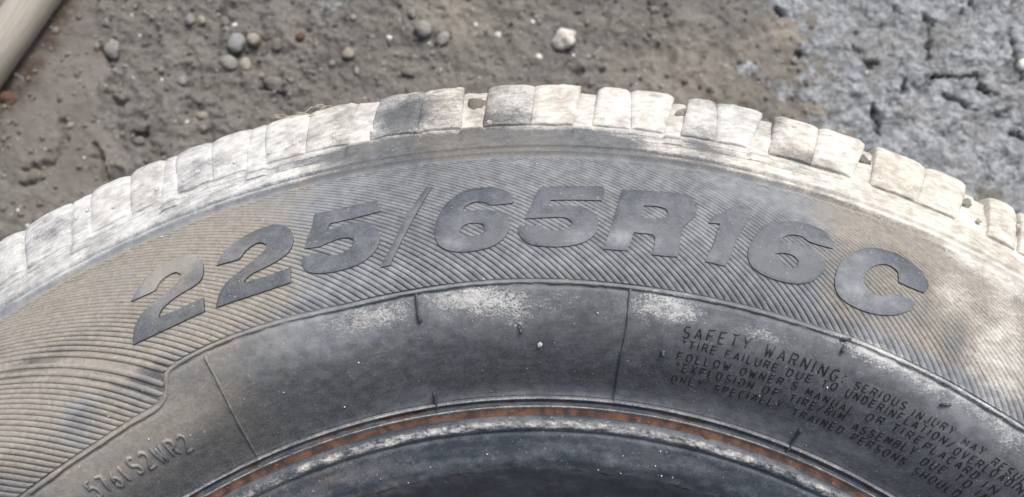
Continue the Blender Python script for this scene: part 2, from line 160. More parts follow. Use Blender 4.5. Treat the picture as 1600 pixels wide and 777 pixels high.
# ------------------------------------------------------------------ materials
class N:
    def __init__(s, name):
        s.m = bpy.data.materials.new(name); s.m.use_nodes = True; s.t = s.m.node_tree
        s.b = s.t.nodes['Principled BSDF']; s.tc = s.t.nodes.new('ShaderNodeTexCoord').outputs['Object']
    def lk(s, a, i):
        if hasattr(a, 'is_output'): s.t.links.new(a, i)
        else: i.default_value = a
    def noise(s, sc, det=3, rough=.55, dist=0, co=None):
        n = s.t.nodes.new('ShaderNodeTexNoise'); n.inputs['Scale'].default_value = sc; n.inputs['Detail'].default_value = det
        n.inputs['Roughness'].default_value = rough; n.inputs['Distortion'].default_value = dist
        s.t.links.new(co or s.tc, n.inputs['Vector']); return n.outputs['Fac']
    def math(s, op, a, b=0.0, c=None, clamp=False):
        n = s.t.nodes.new('ShaderNodeMath'); n.operation = op; n.use_clamp = clamp
        s.lk(a, n.inputs[0]); s.lk(b, n.inputs[1])
        if c is not None: s.lk(c, n.inputs[2])
        return n.outputs[0]
    def map(s, v, a, b, c=0.0, d=1.0, smooth=True):
        n = s.t.nodes.new('ShaderNodeMapRange'); n.interpolation_type = 'SMOOTHSTEP' if smooth else 'LINEAR'
        s.lk(v, n.inputs[0])
        for k, x in enumerate((a, b, c, d)): n.inputs[k + 1].default_value = x
        return n.outputs[0]
    def attr(s, k):
        n = s.t.nodes.new('ShaderNodeAttribute'); n.attribute_name = k; return n.outputs['Fac']
    def mix(s, f, a, b):
        n = s.t.nodes.new('ShaderNodeMix'); n.data_type = 'RGBA'; s.lk(f, n.inputs[0])
        for x, i in ((a, 6), (b, 7)):
            s.lk(x if hasattr(x, 'is_output') else (*x, 1), n.inputs[i])
        return n.outputs[2]
    def bump(s, h, st, dist, nrm=None):
        n = s.t.nodes.new('ShaderNodeBump'); n.inputs['Strength'].default_value = st; n.inputs['Distance'].default_value = dist
        s.t.links.new(h, n.inputs['Height'])
        if nrm: s.t.links.new(nrm, n.inputs['Normal'])
        return n.outputs[0]
    def out(s, col, rough, nrm=None, spec=.5):
        s.lk(col, s.b.inputs['Base Color']); s.lk(rough, s.b.inputs['Roughness']); s.b.inputs['Specular IOR Level'].default_value = spec
        if nrm: s.t.links.new(nrm, s.b.inputs['Normal'])
        return s.m

def rubber(name, base=(.030, .032, .037), base2=(.052, .056, .064)):
    n = N(name)
    fine, mid, big = n.noise(1500, 3), n.noise(260, 4, .6), n.noise(60, 4)
    streak = n.noise(420, 4, .65, 1.2)
    cx = n.t.nodes.new('ShaderNodeCombineXYZ'); n.lk(n.math('MULTIPLY', n.attr('arc'), .33), cx.inputs[0]); n.lk(n.attr('rad'), cx.inputs[1]); brush = n.noise(620, 4, .6, .6, cx.outputs[0])
    du, mu, wa, ru = n.attr('dust'), n.attr('mud'), n.attr('warm'), n.attr('rust')
    c = n.mix(n.map(n.math('ADD', n.math('MULTIPLY', fine, .5), n.math('MULTIPLY', n.math('ADD', mid, brush), .25)), .3, .7), base, base2)
    t = n.math('ADD', du, n.math('MULTIPLY', n.math('SUBTRACT', mid, .5), .38))
    t = n.math('ADD', t, n.math('MULTIPLY', n.math('SUBTRACT', fine, .5), .6)); t = n.math('ADD', t, n.math('MULTIPLY', n.math('SUBTRACT', big, .5), .16)); t = n.math('ADD', t, n.math('MULTIPLY', n.math('SUBTRACT', brush, .5), .3))
    df = n.map(t, -.05, 1.0, 0, .9, False)
    dcol = n.mix(n.map(streak, .3, .7), (.235, .212, .182), (.33, .305, .27))
    dcool = n.mix(n.map(mid, .3, .7), (.185, .197, .213), (.275, .288, .303))
    c = n.mix(df, c, n.mix(n.map(n.math('ADD', wa, n.math('MULTIPLY', n.math('SUBTRACT', big, .5), 1.0)), .25, .75), dcool, dcol))
    pan = n.math('MULTIPLY', n.map(n.attr('rad'), .257, .260, 1, 0), n.map(n.attr('rad'), .227, .236, 0, 1))
    q = n.math('ADD', mu, n.math('MULTIPLY', n.math('SUBTRACT', streak, .5), n.math('ADD', .4, n.math('MULTIPLY', pan, 1.1))))
    q = n.math('ADD', q, n.math('MULTIPLY', n.math('SUBTRACT', fine, .5), n.math('MULTIPLY', pan, .7)))
    q = n.math('ADD', q, n.math('MULTIPLY', n.math('SUBTRACT', fine, .5), .45))
    q = n.math('ADD', q, n.math('MULTIPLY', n.math('SUBTRACT', big, .5), .5))
    q = n.math('ADD', q, n.math('MULTIPLY', n.math('SUBTRACT', brush, .5), .22))
    mf = n.map(q, .28, .92, 0, .97)
    mcool = n.mix(n.map(n.math('ADD', n.math('MULTIPLY', n.math('ADD', big, mid), .36), n.math('MULTIPLY', brush, .28)), .36, .62), (.33, .33, .327), (.60, .60, .595))
    mwarm = n.mix(n.map(n.math('ADD', n.math('MULTIPLY', n.math('ADD', big, mid), .36), n.math('MULTIPLY', brush, .28)), .36, .62), (.34, .305, .255), (.66, .63, .57))
    c = n.mix(mf, c, n.mix(wa, mcool, mwarm))
    rf = n.map(n.math('ADD', ru, n.math('MULTIPLY', n.math('SUBTRACT', streak, .5), .8)), .3, .75, 0, .95)
    c = n.mix(rf, c, n.mix(n.map(mid, .35, .65), (.032, .018, .013), (.118, .053, .031)))
    fl = n.map(n.noise(1300, 1, .3), .76, .785)                  # pale grit flecks
    c = n.mix(n.math('MULTIPLY', fl, .7), c, (.42, .41, .39))
    cov = n.math('MAXIMUM', n.math('MAXIMUM', df, mf), rf)
    ro = n.map(cov, 0, .7, .47, .92, False)
    ro = n.math('ADD', ro, n.math('MULTIPLY', n.math('SUBTRACT', mid, .5), .2), clamp=True)
    nb = n.bump(n.math('ADD', mid, n.math('MULTIPLY', fine, .5)), .25, .0006)
    nb = n.bump(n.math('MULTIPLY', mf, n.math('ADD', streak, .4)), .4, .0006, nb)
    return n.out(c, ro, nb, .5)
RUB = rubber('dusty_rubber', (.044, .047, .052), (.070, .075, .082))
LET = rubber('raised_rubber', (.038, .046, .058), (.058, .069, .086))

TXT = rubber('text_shade_rubber', (.017, .019, .022), (.026, .028, .032))  # dark text colour stands in for the shading of the low strokes

def earth():
    n = N('muddy_earth'); cl, ta, tr = n.attr('clay'), n.attr('tan'), n.attr('track')
    fine, mid, big, sp = n.noise(1100, 3), n.noise(170, 4, .6), n.noise(28, 4), n.noise(420, 1, .3)
    c = n.mix(n.map(big, .35, .65), (.112, .106, .098), (.170, .162, .150))
    c = n.mix(n.map(mid, .42, .62), n.mix(.5, c, (.075, .068, .060)), c)
    c = n.mix(n.map(fine, .35, .7, 0, .65), c, (.23, .215, .195)); c = n.mix(n.map(n.noise(520, 3, .65), .54, .70, 0, .7), c, (.055, .050, .045))
    c = n.mix(n.math('MULTIPLY', tr, n.map(mid, .3, .6, .5, 1)), c, n.mix(n.map(big, .4, .6), (.145, .13, .118), (.19, .174, .158)))
    c = n.mix(n.math('MULTIPLY', ta, n.map(mid, .3, .6, .4, 1)), c, (.30, .265, .215))
    c = n.mix(n.math('MULTIPLY', n.attr('red'), n.map(mid, .35, .6, .3, .95)), c, (.060, .038, .030))  # reddish soil, with the pole's shadow painted into it
    clay = n.mix(n.map(mid, .35, .68), (.165, .178, .193), (.375, .394, .416))
    clay = n.mix(n.map(big, .45, .7, 0, .6), clay, (.16, .155, .145))
    clay = n.mix(n.map(n.noise(120, 4, .7), .57, .70, 0, .5), clay, (.085, .080, .074))
    clay = n.mix(n.map(n.attr('crack'), .2, .8, 0, .9), clay, (.030, .024, .020))
    cf = n.map(n.math('ADD', cl, n.math('ADD', n.math('MULTIPLY', n.math('SUBTRACT', n.noise(160, 4, .65), .5), 1.6), n.math('MULTIPLY', n.math('SUBTRACT', n.noise(70, 3, .6), .5), 1.6))), .3, .72)
    c = n.mix(cf, c, clay)
    c = n.mix(n.map(sp, .755, .775, 0, .8), c, (.42, .40, .37))
    vo = n.t.nodes.new('ShaderNodeTexVoronoi'); vo.feature = 'DISTANCE_TO_EDGE'; vo.inputs['Scale'].default_value = 105
    wv = n.t.nodes.new('ShaderNodeVectorMath'); wv.operation = 'ADD'; nz = n.t.nodes.new('ShaderNodeTexNoise'); nz.inputs['Scale'].default_value = 130; nz.inputs['Detail'].default_value = 4; n.t.links.new(n.tc, nz.inputs['Vector'])
    sc = n.t.nodes.new('ShaderNodeVectorMath'); sc.operation = 'SCALE'; sc.inputs['Scale'].default_value = .022; n.t.links.new(nz.outputs['Color'], sc.inputs[0]); n.t.links.new(n.tc, wv.inputs[0]); n.t.links.new(sc.outputs[0], wv.inputs[1]); n.t.links.new(wv.outputs[0], vo.inputs['Vector'])
    pl = n.map(vo.outputs['Distance'], 0, .10, 0, 1)
    nb = n.bump(n.math('ADD', mid, fine), .6, .0018); nb = n.bump(n.math('MULTIPLY', pl, cf), .5, .0012, nb)
    return n.out(c, n.math('ADD', n.map(cf, 0, 1, .9, .27), n.math('MULTIPLY', n.math('SUBTRACT', mid, .5), .35)), nb, .5)
EARTH = earth()
def stone(name, a, b, rough=.85):
    n = N(name); mid, fine = n.noise(240, 4, .6), n.noise(1200, 3)
    c = n.mix(n.map(mid, .35, .65), a, b); c = n.mix(n.map(fine, .55, .8, 0, .5), c, tuple(x * 1.5 for x in b))
    return n.out(c, rough, n.bump(n.math('ADD', mid, fine), .35, .0008))
STONES_M = dict(grey=stone('grey_stone', (.17, .165, .155), (.26, .25, .235)), tan=stone('tan_stone', (.20, .182, .152), (.31, .288, .245)),
    blue=stone('blue_grey_stone', (.175, .172, .17), (.26, .262, .268)), pale=stone('pale_stone', (.34, .33, .305), (.56, .545, .51)), white=stone('white_stone', (.50, .49, .46), (.72, .71, .68)),
    earth=stone('earthy_clod', (.125, .115, .103), (.19, .176, .157), .95), red=stone('reddish_clod', (.075, .040, .030), (.13, .075, .055), .9))
def pole_mat():
    n = N('weathered_wood'); mp = n.t.nodes.new('ShaderNodeMapping'); mp.inputs['Scale'].default_value = (1, 1, .06)
    n.t.links.new(n.tc, mp.inputs[0]); g = n.noise(420, 4, .6, .4, mp.outputs[0]); b = n.noise(40, 3)
    c = n.mix(n.map(g, .3, .7), (.29, .265, .225), (.39, .36, .315)); c = n.mix(n.map(b, .5, .7, 0, .5), c, (.26, .24, .21))
    return n.out(c, .8, n.bump(g, .3, .0006))
POLE_M = pole_mat()
STRAW = stone('dry_straw', (.42, .38, .30), (.62, .57, .47), .8)

# ------------------------------------------------------------------ ground
def seg_dist(x, y, pts):
    d = np.full(x.shape, 1e9)
    for (ax, ay), (bx, by) in zip(pts[:-1], pts[1:]):
        dx, dy = bx - ax, by - ay; t = np.clip(((x - ax) * dx + (y - ay) * dy) / (dx * dx + dy * dy + 1e-9), 0, 1)
        d = np.minimum(d, np.hypot(x - ax - t * dx, y - ay - t * dy))
    return d
def lerp_x(pts, y):
    p = sorted(((b, a) for a, b in pts)); return np.interp(y, [q[0] for q in p], [q[1] for q in p])
def ground_fields(x, y):
    wx, wy = x + 11 * fbm(x / 22, y / 22, 0, 3, 71), y + 5 * fbm(x / 22, y / 22, 9, 3, 72)
    clay = sstep(-.7, .8, (x - lerp_x(CLAY, y)) / 30 + .05 + 1.25 * fbm(x / 27, y / 27, 2, 6, 74))
    clay = np.maximum(clay, .6 * np.exp(-(((wx + 115) / 14) ** 2 + ((y - 490) / 10) ** 2)))
    track = (1 - sstep(-6, 5, wx - lerp_x(TRACK, y))) * sstep(-330, -275, x + .45 * (y - 400))
    tan = np.exp(-(((wx - 190) / 14) ** 2 + ((wy - 462) / 14) ** 2)) + .8 * np.exp(-(((wx - 205) / 22) ** 2 + ((wy - 400) / 18) ** 2)) + .5 * np.exp(-(((wx - 120) / 40) ** 2 + ((wy - 430) / 25) ** 2)) + .5 * np.exp(-(((wx + 20) / 25) ** 2 + ((wy - 478) / 14) ** 2)) + .5 * np.exp(-(((wx - 250) / 30) ** 2 + ((wy - 372) / 10) ** 2))
    (px, py), (qx, qy) = POLE; dx, dy = px - qx, py - qy; L = math.hypot(dx, dy); pd = ((x - qx) * dy - (y - qy) * dx) / L
    red = np.exp(-((pd + 3 * fbm(x / 9, y / 9, 3, 2, 73) - 15) / 7) ** 2)  # dark red soil strip beside the pole, its shadow painted in
    return clay, track, np.clip(tan, 0, 1), red
def ground_h(x, y):
    clay, track, tan, red = ground_fields(x, y)
    rough = 1.0 - .8 * track + .7 * np.exp(-((x + 165) / 75) ** 2)
    h = 2.5 * fbm(x / 70, y / 70, 0, 3, 1)
    cl = fbm(x / 13, y / 13, 2, 3, 2)
    e = rough * (2.5 * np.maximum(cl, -.25) + .95 * fbm(x / 4.5, y / 4.5, 4, 3, 3)) + rough * 1.3 * (1 - np.abs(fbm(x / 20, y / 20, 6, 2, 4)) * 2)
    u, v = x + 3 * fbm(x / 8, y / 8, 1, 2, 31), y + 3 * fbm(x / 8, y / 8, 5, 2, 32)
    p = fbm(u / 22, v / 17, 8, 4, 5) * 4.5; f = np.floor(p); st = f + sstep(.42, .58, p - f)
    k = .9 * st - 1.2 * np.exp(-(fbm(u / 15, v / 15, 4, 4, 8) / .045) ** 2) * (fbm(x / 20, y / 20, 3, 2, 9) > -.1) + .8 * fbm(x / 7, y / 9, 1, 4, 6) + .55 * fbm(x / 3, y / 3, 1, 2, 7)
    h = h + e * (1 - clay) + (k + .5) * clay
    jx, jy = x + 2.6 * fbm(x / 5, y / 5, 3, 4, 41), y + 2.6 * fbm(x / 5, y / 5, 7, 4, 42); crk = np.zeros(x.shape)
    wd = .9 + .9 * (fbm(x / 9, y / 9, 2, 2, 43) + .5)
    for c in CRACKS:
        s = seg_dist(jx, jy, c); g_ = np.exp(-(s / np.clip(wd * .95, .4, 2.2)) ** 2); g_ = g_ * np.clip(.75 + .7 * fbm(x / 6, y / 6, 1, 2, 44), 0, 1); crk = np.maximum(crk, g_); h = h - 5 * g_ + .8 * np.exp(-((s - 4) / 3) ** 2)
    for c in CREASES:
        s = seg_dist(jx, jy, c); h = h - 5.0 * np.exp(-(s / np.clip(wd * 1.2, .6, 2.4)) ** 2)
    crk = np.maximum(crk, clay * .8 * np.exp(-(fbm(u / 15, v / 15, 4, 4, 8) / .03) ** 2) * (fbm(x / 20, y / 20, 3, 2, 9) > .05))
    return h, clay, track, tan, red, crk
def axis(a, b, st, far):
    out, d, p = list(np.arange(a, b, st)), st, b
    while p < far: out.append(p); d *= 1.35; p += d
    lo, d, p = [], st, a - st
    while p > -far: lo.append(p); d *= 1.35; p -= d
    return np.array(lo[::-1] + out)
gx, gy = axis(-365, 390, .72, 6000), axis(330, 560, .72, 6000)
X, Y = np.meshgrid(gx, gy); H, CLF, TRF, TNF, RDF, CKF = ground_h(X, Y)
H = H * sstep(2500, 700, np.hypot(X, Y)) if False else H * (1 - sstep(900, 3000, np.hypot(X, Y)))
H = np.where(np.hypot(X, Y) < 345, np.minimum(H, 0) - 3 * (1 - sstep(330, 345, np.hypot(X, Y))), H)
ground = build('ground', np.stack([X, Y, H], -1).reshape(-1, 3), gridfaces(*X.shape), EARTH, attrs=dict(clay=CLF.ravel(), track=TRF.ravel(), tan=TNF.ravel(), red=RDF.ravel(), crack=CKF.ravel()))
tag(ground, 'brown muddy earth with a blue grey wet clay patch', None, None, 'structure')

# ------------------------------------------------------------------ tyre
tyre = bpy.data.objects.new('tyre', None); COL.objects.link(tyre)
tag(tyre, 'used black tyre lying flat, shoulder caked with pale dried mud, sidewall raised with 225/65R16C', 'tyre')

PHF = np.concatenate([np.arange(-219, 42, 3.0), np.arange(42, 136, .125), np.arange(136, 141, 1.0)])   # fine where the photo looks, wraps at 360
PHF = PHF[PHF < 141]
GR = []
for tl, bl, tr, br in GROOVES: GR.append((tl, bl, tr, br))
def groove_mask(ph, r):
    m = np.zeros(np.broadcast(ph, r).shape)
    for tl, bl, tr, br in GR:
        a = np.interp(r, [309, bl[1], max(tl[1], bl[1] + 4)], [bl[0] + .1, bl[0], tl[0]]); b = np.interp(r, [309, br[1], max(tr[1], br[1] + 4)], [br[0] - .1, br[0], tr[0]])
        m = np.maximum(m, sstep(-.12, .12, a - ph) * sstep(-.12, .12, ph - b))
    return m
ea = np.array(EDGE); ea = ea[np.argsort(ea[:, 0])]
def edge_r(ph): return np.interp(ph, ea[:, 0], ea[:, 1])
def skin_h(ph, r):
    x, y = r * np.cos(np.radians(ph)), r * np.sin(np.radians(ph))
    h = .30 * fbm(x / 35, y / 35, 0, 2, 21) * sstep(226, 240, r) + .06 * fbm(x / 3, y / 3, 0, 2, 22)
    g = groove_mask(ph, r)
    # buttress: circumferential steps, cut by the shoulder grooves
    bt = sstep(306.8, 307.3, r) * .6 + .6 * sstep(309.4, 309.8, r) - .75 * sstep(313.6, 314.0, r) * (1 - g) - .5 * sstep(317.5, 317.9, r)
    h = h + bt - .9 * np.exp(-((r - 306.0) / .7) ** 2) - .6 * np.exp(-((r - 309.1) / .35) ** 2) - .7 * np.exp(-((r - 314.1) / .4) ** 2) * (1 - g) - .5 * np.exp(-((r - 318.1) / .35) ** 2) * (1 - g) - .7 * np.exp(-((r - 321.3) / .5) ** 2)
    # carcass drops away under the shoulder blocks
    rc = np.interp(ph, [60, 76, 92, 99, 104], [1, .95, .8, .42, .28]); h = h - rc * (1.1 * sstep(321, 323, r) + 2.8 * sstep(326, 342, r))
    h = h + .35 * fbm(x / 6, y / 6, 0, 3, 23) * sstep(318, 324, r) + .12 * fbm(x / 2.5, y / 2.5, 5, 2, 24) * sstep(306, 309, r)
    e = edge_r(ph)
    h = h - .75 * sstep(.2, .9, r - e) * (1 - sstep(304.5, 305.5, r))        # ribbed band floor
    h = h - .5 * np.exp(-((r - e + .95) / .45) ** 2)
    return h
def rev(name, rs, mat, hfun, extra=None):
    P, Rr = np.meshgrid(PHF, rs); h = hfun(P, Rr)
    V = surf(P, Rr, h)
    if extra is None:
        for k_, (f_, dz_) in enumerate(((1.0, 1.6), (.997, 4.0), (.986, 7.5))):
            V = np.concatenate([V, V[-1 - k_:len(V) - k_] * [f_, f_, 1] - [0, 0, dz_]])
        P = np.concatenate([P, P[-3:]]); Rr = np.concatenate([Rr, Rr[-3:]]); rs = np.concatenate([rs, [0, 0, 0]])
    V = V.reshape(-1, 3); d = dirt_shade_flat(P, Rr)
    if extra: extra(P, Rr, d)
    else:
        d['mud'] = np.clip(d['mud'] + .2 * (groove_mask(P, Rr) * sstep(318, 322, Rr)).ravel(), -.3, 1.3)
        e_ = edge_r(P.ravel()); q_ = Rr.ravel(); d['dust'] -= .5 * sstep(.4, 1, q_ - e_) * (1 - sstep(303.6, 304.6, q_)) * (1 - sstep(.7, 1.2, d['dust'] + .8 * np.clip(d['mud'], 0, 1)))  # rib gaps coloured darker: groove shade painted through the dust mask
    return build(name, V, gridfaces(len(rs), len(PHF), True), mat, tyre, d)
rs = np.concatenate([np.arange(224.9, 304, .55), np.arange(304, 322, .22), np.arange(322, 344.7, .55)])
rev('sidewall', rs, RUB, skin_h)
def bead_h(ph, r):
    s = np.radians(ph) * 216
    rope = np.exp(-((r - 215.4) / 1.5) ** 4)
    n = vnoise(s / 1.1 + r * .8, r / 1.0 - s * .35, 0, 51) * .5 + vnoise(s / .6, r / .6, 4, 52) * .3
    h = rope * (.3 + .5 * n)
    h += .9 * np.exp(-((r - 224.1) / .55) ** 2) + .55 * np.exp(-((r - 221.1) / .35) ** 2)
    h -= .7 * np.exp(-((r - 222.6) / .7) ** 2) + .9 * np.exp(-((r - 219.2) / .9) ** 2) + .25 * np.exp(-((r - 220.2) / .3) ** 2)
    h += .25 * fbm(s / 8, r / 8, 0, 3, 53) * (1 - sstep(211, 214, r)) + .12 * fbm(s / 2.5, r / 3.5, 3, 2, 54) * (1 - sstep(212, 214, r))
    h -= .5 * np.exp(-((r - 212.6) / .6) ** 2)
    return h
def bead_x(P, Rr, d):
    p, r = P.ravel(), Rr.ravel(); s = np.radians(p) * 216; n = fbm(s / 20, r / 4, 0, 3, 55); n2 = fbm(s / 5, r / 2, 0, 3, 56)
    d['rust'] = np.clip(1.15 * np.exp(-((r - 219.7) / 1.1) ** 4) + .45 * np.exp(-((r - 222.6) / .8) ** 2) + .4 * n2 * (r > 216.5) + .42 * np.exp(-((r - 200.6) / .8) ** 2) * (n2 + .9) + .3 * n * (r > 217), 0, 1) 
    rope = np.exp(-((r - 215.3) / 1.5) ** 4)
    d['mud'] = np.clip(rope * (.58 + .2 * n2 + .14 * fbm(s / 1.3, r / .9 - s * .25, 2, 2, 57) - .15 * sstep(98, 112, p)) + .60 * np.exp(-((r - 224.1) / .5) ** 2) + .62 * np.exp(-((r - 221.15) / .3) ** 2), 0, 1)
    d['rust'] *= 1 - .9 * np.clip(rope + np.exp(-((r - 224.1) / .5) ** 2) + np.exp(-((r - 221.15) / .35) ** 2), 0, 1)
    d['warm'] = np.clip(.25 + .5 * np.exp(-((r - 221.15) / .4) ** 2) + .3 * sstep(95, 110, p), 0, 1)
    d['dust'] = np.clip(.10 + .2 * n + .15 * n2, -.1, 1) + .25 * np.exp(-((r - 226) / 1.2) ** 2)
rev('bead', np.arange(185.2, 224.95, .2), LET, bead_h, bead_x)
def rings(name, pts, mat, m=240):
    pts = np.array(pts, float); a = np.radians(np.arange(m) * 360 / m)
    V = np.stack([pts[:, :1] * np.cos(a), pts[:, :1] * np.sin(a), pts[:, 1:] + 0 * a], -1).reshape(-1, 3)
    return build(name, V, gridfaces(len(pts), m, True), mat, tyre, dict(dust=np.full(len(V), .15), mud=np.zeros(len(V)), warm=np.full(len(V), .4), rust=np.zeros(len(V))))
rings('inner_liner', [(185.3, 152.6), (184.2, 149), (186, 147), (191, 152), (199, 166), (204, 178), (212, 184), (222, 190), (236, 201), (250, 210), (264, 214), (285, 210), (305, 200), (322, 186), (330, 170), (333, 150), (334, 113), (333, 76), (330, 56), (322, 40), (305, 26), (285, 16), (264, 12), (250, 16), (236, 25), (222, 36), (212, 42), (204, 48), (199, 60), (191, 74), (186, 79), (184.2, 77), (185.3, 73.4)], LET)
rings('lower_sidewall', [(185.2, 74), (193, 54.5), (200.5, 38), (209, 31.5), (217, 27), (225, 28), (237, 14.5), (250, 3.4), (263, .5), (280, 2.2), (298, 10.8), (314, 21.2), (330, 31.7), (341, 38)], RUB)
rings('tread_base', [(340.3, 182.6), (340.8, 178), (341.4, 168), (342.2, 150), (342.6, 113), (342.2, 76), (341.4, 58), (341, 44), (341, 37.9)], RUB)
for z in (66, 89.5, 113, 136.5): rings('tread_rib', [(342, z - 9), (347.6, z - 9), (348.4, z), (347.6, z + 9), (342, z + 9)], RUB)

# raised edge line between the ribbed band and the smooth panel, mould seams
def catmull(pts, n=8):
    p = np.array(pts, float); p = np.concatenate([2 * p[:1] - p[1:2], p, 2 * p[-1:] - p[-2:-1]]); t = np.linspace(0, 1, n, endpoint=False)[:, None]; o = []
    for i in range(1, len(p) - 2):
        a, b, c, d = p[i - 1:i + 3]; o.append(.5 * (2 * b + (c - a) * t + (2 * a - 5 * b + 4 * c - d) * t ** 2 + (3 * b - a - 3 * c + d) * t ** 3))
    return np.concatenate(o + [p[-2:-1]])
def ridge(path, wd, ht, lift=0.0, jit=0.0, caps=True):
    """ridge along a (phi, r) path; returns vertices, quads, attribute phi/r"""
    p = np.array(path, float); uv = np.stack([np.radians(p[:, 0]) * p[:, 1].mean(), p[:, 1]], -1)
    t = np.gradient(uv, axis=0); t /= np.linalg.norm(t, axis=1)[:, None] + 1e-9; nrm = np.stack([-t[:, 1], t[:, 0]], -1)
    prof = [(-.5, -.35), (-.42, .75), (0, 1), (.42, .75), (.5, -.35)]; V, A = [], []
    for k, (u, v) in enumerate(prof):
        wv = np.full(len(p), wd) ; hv = np.full(len(p), ht)
        if jit: 
            q = vnoise(uv[:, 0] / 2, uv[:, 1] / 2, 0, 61); wv = wv * (1 + jit * q); hv = hv * (1 + jit * vnoise(uv[:, 0] / 3, uv[:, 1] / 3, 5, 62))
        if caps: hv[[0, -1]] *= .15
        q = uv + nrm * (u * wv)[:, None]; ph = np.degrees(q[:, 0] / p[:, 1].mean()); r = q[:, 1]
        V.append(surf(ph, r, lift + v * hv)); A.append(np.stack([ph, r], -1))
    n = len(p); return np.concatenate(V), gridfaces(len(prof), n), np.concatenate(A)
pe = np.array(EDGE); pe = catmull(pe, 14)
V, Fq, A = ridge(pe, 1.0, .55, -.08, .5); build('panel_edge', V, Fq, RUB, tyre, dirt_shade_flat(A[:, 0], A[:, 1], mud=.12, dust=.12))
ex = np.stack([np.linspace(52.5, -10, 60), np.full(60, 257.7)], -1)
for i, s in enumerate(SEAMS):
    q = catmull(s, 10); long = len(s) > 3
    V, Fq, A = ridge(q, 0.8 if long else 1.05, .7 if long else 1.35, 0, .5); build('mould_seam', V, Fq, LET, tyre, dirt_shade_flat(A[:, 0], A[:, 1], dust=.10 if i == 0 else (-.1 if long else -.5)))

# fine slanted ribs of the band
def rib_path(ph0, r0, n, r1=304.4):
    r = np.linspace(r0, r1, n); k = .24 + (r - 262) * .0055; k = np.clip(k, .19, .5)
    ph = ph0 + np.concatenate([[0], np.cumsum((k[1:] + k[:-1]) / 2 * np.diff(r))]); return np.stack([ph, r], -1)
PITCH = 360 / 655
def rib_geo(ph0, n, fine):
    e0 = float(edge_r(ph0)) if 50 < ph0 < 127 else 257.7
    # start where the path leaves the panel edge
    p = rib_path(ph0, e0 + 1.1, n); dd = dirt_shade(p[:, 0], p[:, 1]); fill = np.clip(sstep(.75, 1.25, dd['dust'] + .8 * np.clip(dd['mud'], 0, 1)), 0, 1)
    s = p[:, 0] * 3; q = vnoise(s * 1.3 + ph0 * 7, p[:, 1] / 4, 0, 81); hw = PITCH * (.435 + .015 * q + .045 * fill); ht = .40 * (1 - .72 * fill) + .05 * vnoise(s * 3, p[:, 1], 3, 82)
    ends = np.ones(n); ends[0] = ends[-1] = .1; ht = ht * ends - .35
    V, A = [], []
    for u, dep in ((-1.12, 1), (-.96, 0), (0, -1), (.96, 0), (1.12, 1)):
        ph = p[:, 0] + u * hw; h = np.where(dep == 1, -.95, ht + (.04 if dep == -1 else 0)); V.append(surf(ph, p[:, 1], h)); A.append(np.stack([ph, p[:, 1]], -1))
    return np.concatenate(V), gridfaces(5, n), np.concatenate(A), np.concatenate([np.full(n, v_) for v_ in (-.6, .03, .05, .03, -.6)]) * (1 - fill.max())  # lower rib flanks get painted groove shade
nvis = 0; far = []
for k in range(655):
    ph0 = 30 + k * PITCH + random.uniform(-.012, .012)
    if 36 < ph0 < 130:
        V, Fq, A, dv_ = rib_geo(ph0, 26, True); build('sidewall_rib', V, Fq, RUB, tyre, dirt_shade_flat(A[:, 0], A[:, 1], dust=.04 + dv_)); nvis += 1
    else: far.append(rib_geo(ph0, 8, False)[:3])
off, VV, FF, AA = 0, [], [], []
for V, Fq, A in far: VV.append(V); FF.append(Fq + off); AA.append(A); off += len(V)
AA = np.concatenate(AA); o = build('sidewall_ribs', np.concatenate(VV), np.concatenate(FF), RUB, tyre, dirt_shade_flat(AA[:, 0], AA[:, 1])); o['kind'] = 'stuff'

